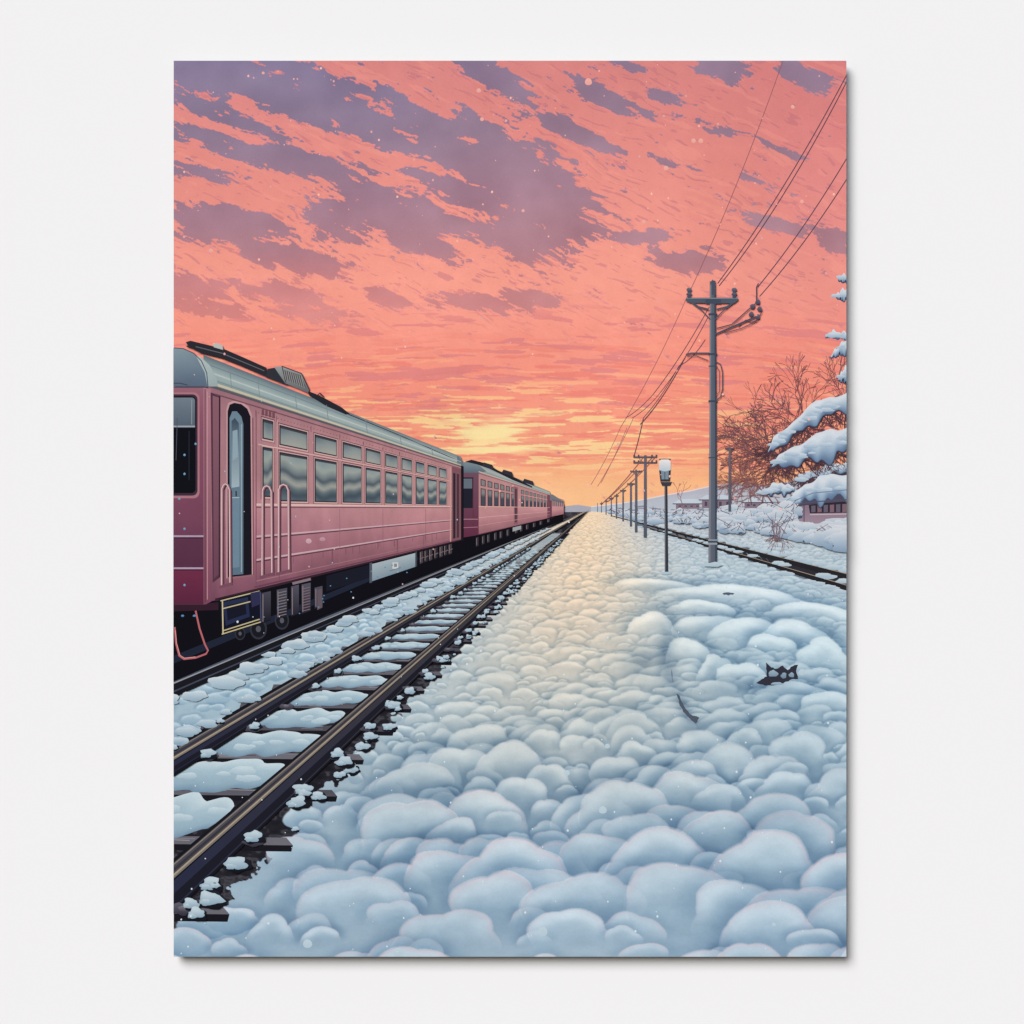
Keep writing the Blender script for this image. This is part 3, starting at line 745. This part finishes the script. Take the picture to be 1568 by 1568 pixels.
# ============================================================ SNOWY BUSHES
L = Lay('snow_covered_bushes')
bs = random.Random(9)
items = []
for i in range(330):
    a = bs.uniform(930, 1300); t = (a-905)/391
    yb = 786+(bs.random()**1.2)*(6+46*t)-6*t
    lim = VY+.230*(a-895)-3
    if yb > lim: yb = lim-bs.random()*8
    items.append((yb, a, t))
items.sort()
for k, (yb, a, t) in enumerate(items):
    r = (3+15*t)*bs.choice([.35, .5, .6, .8, 1.0, 1.5])
    if a > 1212 and yb < 806: continue
    L.blob(a, yb, r*1.1, r*.66, (196, 207, 216), (112, 142, 170), seed=k, wob=.19, rim=(206, 208, 214))
    if bs.random() < .45:
        for q in range(3): L.line([(a+bs.uniform(-r, r), yb), (a+bs.uniform(-r, r)*1.2, yb-r*bs.uniform(.5, 1.1))], (1.1, .5), (92, 74, 86))
    if bs.random() < .55: L.blob(a+r*.5, yb+r*.35, r*.4, r*.15, (70, 82, 106), (60, 72, 98), wob=.3, n=10)
for q in range(12):
    a0 = 1190+bs.uniform(-5, 5); L.line([(a0, 828), (a0+bs.uniform(-10, 10), 808), (a0+bs.uniform(-26, 30), 782+bs.uniform(0, 14))], (1.1, .5), (120, 92, 102))
L.done()

# ============================================================ POLES
def simple_pole(xx, yt, yb, w, arm, name='utility_pole'):
    L = Lay(name)
    L.line([(xx, yt), (xx, yb)], (w*.8, w), lambda a, b: lerp((104, 96, 108), (74, 84, 100), (b-yt)/(yb-yt)))
    if arm:
        for k in range(2 if arm > 8 else 1):
            ya = yt+3+k*8*arm/16
            L.line([(xx-arm, ya), (xx+arm, ya)], max(1, w*.5), (90, 84, 96))
            for s in (-1, -.6, .6, 1): L.line([(xx+s*arm, ya-3.5*arm/16), (xx+s*arm, ya+1)], max(.8, w*.5), (80, 76, 90))
        L.line([(xx-arm*.6, yt+4), (xx, yt+10*arm/16+4)], .8, (90, 84, 96)); L.line([(xx+arm*.6, yt+4), (xx, yt+10*arm/16+4)], .8, (90, 84, 96))
    L.done()
for sp in ((988, 697, 823, 5, 17), (974, 719, 815, 4, 8), (966, 738, 806, 3.4, 5), (954, 748, 798, 2.6, 4), (944, 756, 794, 2.2, 3), (936, 760, 791, 1.8, 3), (928, 764, 788, 1.5, 2), (921, 768, 785, 1.3, 2), (1117, 684, 783, 4, 6), (915, 770, 784, 1.1, 0)):
    simple_pole(*sp)

L = Lay('power_lines')
def curve(a, b, sag, n=22):
    return [(a[0]+(b[0]-a[0])*i/n, a[1]+(b[1]-a[1])*i/n+sag*4*(i/n)*(1-i/n)) for i in range(n+1)]
WC = (88, 62, 78); WC2 = (150, 88, 92)
for (a, b, sg, w, c) in (((1099, 434), (1298, 112), 14, 1.5, WC), ((1101, 438), (1298, 122), 18, 1.5, WC), ((1160, 440), (1298, 240), 8, 1.5, WC), ((1163, 454), (1298, 272), 8, 1.5, WC),
                         ((1052, 455), (1199, 93), 14, 1.1, WC2), ((1051, 457), (950, 655), 8, .9, WC2), ((950, 655), (905, 742), 4, .8, WC2),
                         ((1086, 470), (1000, 604), 6, 1.2, WC), ((1000, 604), (958, 640), 3, 1.0, WC), ((1084, 486), (1012, 600), 6, 1.1, WC), ((1012, 600), (968, 640), 4, .9, WC),
                         ((1080, 520), (1040, 560), 6, 1.3, WC), ((1040, 560), (985, 640), 5, 1.1, WC), ((985, 640), (970, 700), 3, 1.0, WC), ((1050, 545), (980, 650), 8, 1.0, WC), ((970, 640), (915, 745), 4, .8, WC2), ((960, 655), (920, 740), 3, .8, WC2),
                         ((985, 700), (925, 768), 3, .8, WC2), ((1003, 700), (930, 768), 4, .8, WC2), ((975, 720), (920, 772), 2, .7, WC2)):
    L.line(curve(a, b, sg), w, c)
L.done()

L = Lay('utility_pole')
def pc(a, b):
    return lerp((98, 100, 112), (70, 86, 104), min(1, max(0, (a-1085)/12)))
L.line([(1091, 431), (1091.5, 640), (1091, 864)], (9, 13), pc)
L.line([(1088, 436), (1087.2, 640), (1086.5, 860)], 2.0, (120, 122, 132)); L.line([(1094.5, 436), (1095.8, 640), (1096, 860)], 2.2, (56, 64, 82))
L.poly([(1087, 434), (1091, 428), (1095, 434)], (84, 88, 100))
L.poly([(1050, 456), (1130, 456), (1130, 460), (1124, 465), (1056, 464), (1050, 461)], (74, 84, 100)); L.line([(1051, 457), (1130, 457)], 1.2, (132, 134, 142))
for a in (1055, 1124):
    L.line([(a, 441), (a, 457)], 5, (66, 74, 92)); L.blob(a, 444, 4.2, 3.0, (110, 108, 120), (64, 66, 84), wob=.05, n=12); L.blob(a, 451, 4.6, 2.6, (96, 98, 112), (56, 60, 78), wob=.05, n=12)
L.line([(1092, 430), (1092, 452)], 6, (70, 78, 96)); L.line([(1080, 462), (1104, 462)], 7, (62, 72, 90))
for s in (-1, 1): L.line([(1091+s*30, 464), (1091+s*22, 470), (1091+s*6, 474)], 2.4, (70, 80, 96)); L.line([(1091+s*32, 464), (1091+s*16, 476), (1091+s*3, 490)], 1.5, (70, 78, 96))
L.line([(1095, 512), (1130, 497), (1160, 484)], 2.6, (72, 74, 92)); L.line([(1097, 503), (1120, 497), (1146, 474), (1160, 462)], 1.6, (84, 70, 88)); L.line([(1110, 510), (1135, 503), (1158, 492), (1166, 478)], 1.3, (90, 72, 90))
for (a, b) in ((1152, 470), (1160, 463), (1160, 486), (1150, 482), (1163, 474)): L.blob(a, b, 4, 4.5, (106, 96, 112), (58, 58, 78), wob=.12, n=12)
L.line([(1158, 462), (1158, 440), (1161, 434)], 1.6, (74, 68, 86)); L.line([(1130, 500), (1142, 490), (1150, 494), (1160, 490)], 1.4, (80, 70, 88))
L.line([(1050, 543), (1058, 541), (1086, 541)], 2.2, (74, 76, 94)); L.line([(1052, 546), (1066, 545), (1084, 552)], 1.2, (90, 76, 92))
L.line([(1096, 554), (1103, 558), (1106, 570), (1106, 596), (1103, 608), (1096, 613)], 1.7, (74, 82, 98)); L.line([(1096, 560), (1101, 568), (1101, 600), (1096, 606)], 1, (96, 92, 106))
for (a, h) in ((541, 3), (613, 3), (560, 1.6), (700, 1.6), (480, 3)): L.rect(1084.5, a, 1098, a+h, (58, 66, 84))
L.rect(1084, 826, 1098, 834, (140, 150, 160)); L.rect(1084, 828, 1098, 831, (60, 70, 88))
L.blob(1092, 865, 14, 4, (180, 200, 210), (156, 184, 198), wob=.15)
L.done()

L = Lay('platform_lamp')
L.line([(1019.5, 742), (1020, 800), (1020.5, 877)], (4.2, 5.2), (48, 52, 62)); L.line([(1018.4, 745), (1019, 874)], 1.1, (104, 104, 112))
L.rect(1014, 738, 1026, 742, (40, 44, 54)); L.poly([(1011, 738), (1029, 738), (1026, 744), (1014, 744)], (52, 56, 68))
L.poly([(1009, 718), (1027, 718), (1026, 737), (1011, 737)], (46, 54, 68)); L.poly([(1012, 721), (1024, 721), (1023.5, 734), (1013, 734)], (116, 136, 150)); L.line([(1018, 721), (1018, 734)], 1, (50, 58, 72))
L.poly([(1009, 720), (1009, 707), (1013, 703), (1023, 703), (1027, 707), (1027, 720), (1018, 722)], lambda a, b: lerp((232, 226, 220), (176, 190, 202), (b-703)/18)); L.line([(1009, 703), (1027, 703)], 1.2, (90, 90, 104))
L.blob(1020, 878, 8, 2.6, (170, 194, 206), (156, 184, 200))
L.done()

# ============================================================ DARK HOLLOWS IN THE SNOW
L = Lay('snow_hollows')
def hole(pts, c=(40, 42, 54)):
    r = random.Random(len(pts)*7); P = []
    for i in range(len(pts)):
        a, b = pts[i], pts[(i+1) % len(pts)]
        for k in range(3): P.append((a[0]+(b[0]-a[0])*k/3+(r.uniform(-.8, .8) if k else 0), a[1]+(b[1]-a[1])*k/3+(r.uniform(-1, 1) if k else 0)))
    L.poly(P, c)
hole([(1158, 1046), (1166, 1040), (1174, 1036), (1173, 1024), (1173, 1014), (1181, 1022), (1190, 1024), (1199, 1019), (1206, 1026), (1214, 1020), (1222, 1018), (1219, 1028), (1222, 1040), (1210, 1041), (1200, 1046), (1188, 1049), (1172, 1050)], (44, 46, 58))
L.blob(1184, 1032, 7, 6, (146, 172, 188), (104, 132, 154), seed=4); L.blob(1200, 1035, 4.5, 5, (134, 162, 180), (96, 124, 146), seed=5); L.blob(1212, 1034, 4.5, 4, (140, 166, 184), (104, 132, 152), seed=6)
L.blob(1190, 1047, 9, 2.6, (150, 176, 192), (128, 156, 176), seed=8)
hole([(1036, 1062), (1041, 1066), (1047, 1080), (1056, 1093), (1071, 1099), (1065, 1108), (1056, 1100), (1046, 1090), (1040, 1078)], (74, 82, 98))
hole([(1028, 1022), (1030, 1034), (1031, 1047), (1029, 1040)], (96, 118, 140))
hole([(1106, 909), (1116, 907), (1125, 909), (1116, 912)], (78, 90, 110))
L.done()

# ============================================================ FALLING SNOW (printed flecks)
L = Lay('falling_snow')
fs = random.Random(23)
big = [(831, 1427, 7.5), (610, 1460, 8), (471, 1446, 7), (901, 126, 5.5), (923, 1241, 6), (733, 139, 3.5), (1062, 216, 3.6), (1073, 216, 3.6), (1020, 258, 3.8), (1228, 1030, 5), (1185, 1416, 3), (986, 340, 3), (1214, 164, 3), (323, 384, 3.4), (1228, 309, 3), (868, 1184, 4.5), (930, 1143, 4), (738, 183, 3), (775, 185, 2), (801, 323, 2.4), (774, 1354, 3), (403, 112, 2.2)]
for (a, b, r) in big:
    c = (182, 204, 214) if b > 790 else (240, 170, 156)
    L.blob(a, b, r, r*1.1, c, lerp(c, (164, 188, 202) if b > 790 else (236, 146, 134), .6), wob=.03, n=16)
for i in range(400):
    a = fs.uniform(268, 1294); b = fs.uniform(95, 1462); r = fs.choice([.6, .8, .8, 1.0, 1.3, 1.7])
    c = (206, 218, 224) if b > 790 else fs.choice([(250, 178, 156), (250, 186, 162), (226, 160, 158)])
    if 266 < a < 705 and 600 < b < 900: c = fs.choice([(206, 160, 170), (140, 180, 200)]); r = min(r, 1.1)
    L.blob(a, b, r, r*1.3, c, c, wob=.05, n=8)
L.done()
print('LEVELS', HM.max(), 'thickness mm', HM.max()*DZ*1000)

# ============================================================ POSTER BOARD + WALL
def simple_mat(name, col, rough, bump=0.0, var=0.0, scale=300):
    m = bpy.data.materials.new(name); m.use_nodes = True; nt = m.node_tree
    b = nt.nodes['Principled BSDF']; b.inputs['Roughness'].default_value = rough; b.inputs['Specular IOR Level'].default_value = 0.0
    n = nt.nodes.new('ShaderNodeTexNoise'); n.inputs['Scale'].default_value = scale; n.inputs['Detail'].default_value = 4
    r = nt.nodes.new('ShaderNodeValToRGB'); e = r.color_ramp.elements
    e[0].position = .3; e[1].position = .7
    e[0].color = tuple(c*(1-var) for c in col)+(1,); e[1].color = tuple(c*(1+var) for c in col)+(1,)
    tc = nt.nodes.new('ShaderNodeTexCoord')
    nt.links.new(tc.outputs['Object'], n.inputs['Vector']); nt.links.new(n.outputs['Fac'], r.inputs['Fac']); nt.links.new(r.outputs['Color'], b.inputs['Base Color'])
    if bump:
        bp = nt.nodes.new('ShaderNodeBump'); bp.inputs['Strength'].default_value = bump; bp.inputs['Distance'].default_value = .0004
        nt.links.new(n.outputs['Fac'], bp.inputs['Height']); nt.links.new(bp.outputs[0], b.inputs['Normal'])
    return m
import bmesh
def box(name, x0, x1, y0, y1, z0, z1, mat, bev=0):
    bm = bmesh.new(); bmesh.ops.create_cube(bm, size=1)
    for v in bm.verts: v.co = ((x0+x1)/2+v.co.x*(x1-x0), (y0+y1)/2+v.co.y*(y1-y0), (z0+z1)/2+v.co.z*(z1-z0))
    if bev: bmesh.ops.bevel(bm, geom=bm.edges[:], offset=bev, segments=2, affect='EDGES')
    me = bpy.data.meshes.new(name); bm.to_mesh(me); bm.free(); me.materials.append(mat)
    ob = bpy.data.objects.new(name, me); bpy.context.collection.objects.link(ob); return ob
box('wall', -4, 4, 0.0, 0.12, -1.6, 2.4, simple_mat('white_plaster', (.795, .80, .818), .95, 0.02, .003, 500))
box('poster', (X0-CX)*MM, (X1-CX)*MM, SURF+.0002, -0.0085, (CY-Y1)*MM, (CY-Y0)*MM, simple_mat('poster_board', (.16, .16, .165), .8, 0, .01, 400))

# ============================================================ LIGHT
sc = bpy.context.scene
w = bpy.data.worlds.new('World'); sc.world = w; w.use_nodes = True
nt = w.node_tree; bg = nt.nodes['Background']
sk = nt.nodes.new('ShaderNodeTexSky'); sk.sky_type = 'NISHITA'; sk.sun_disc = False
dirv = Vector((0.36, 0.83, -0.50)).normalized()   # travel direction of the light
sk.sun_elevation = math.asin(-dirv.z); sk.sun_rotation = math.atan2(-dirv.x, -dirv.y)
nt.links.new(sk.outputs[0], bg.inputs['Color']); bg.inputs['Strength'].default_value = 0.05
sd = bpy.data.lights.new('sun', 'SUN'); sd.energy = 3.62; sd.angle = math.radians(36); sd.color = (1.0, .982, .968)
so = bpy.data.objects.new('sun', sd); bpy.context.collection.objects.link(so)
so.rotation_euler = dirv.to_track_quat('-Z', 'Y').to_euler()

cd = bpy.data.cameras.new('camera'); co = bpy.data.objects.new('camera', cd); bpy.context.collection.objects.link(co)
DIST = 2.0
co.location = (0, SURF-DIST, 0); co.rotation_euler = (math.radians(90), 0, 0)
cd.sensor_width = 36; cd.lens = 36*DIST/(1568*MM); cd.clip_end = 200; cd.clip_start = .05
sc.camera = co
sc.view_settings.view_transform = 'Standard'; sc.view_settings.look = 'None'; sc.view_settings.exposure = 0
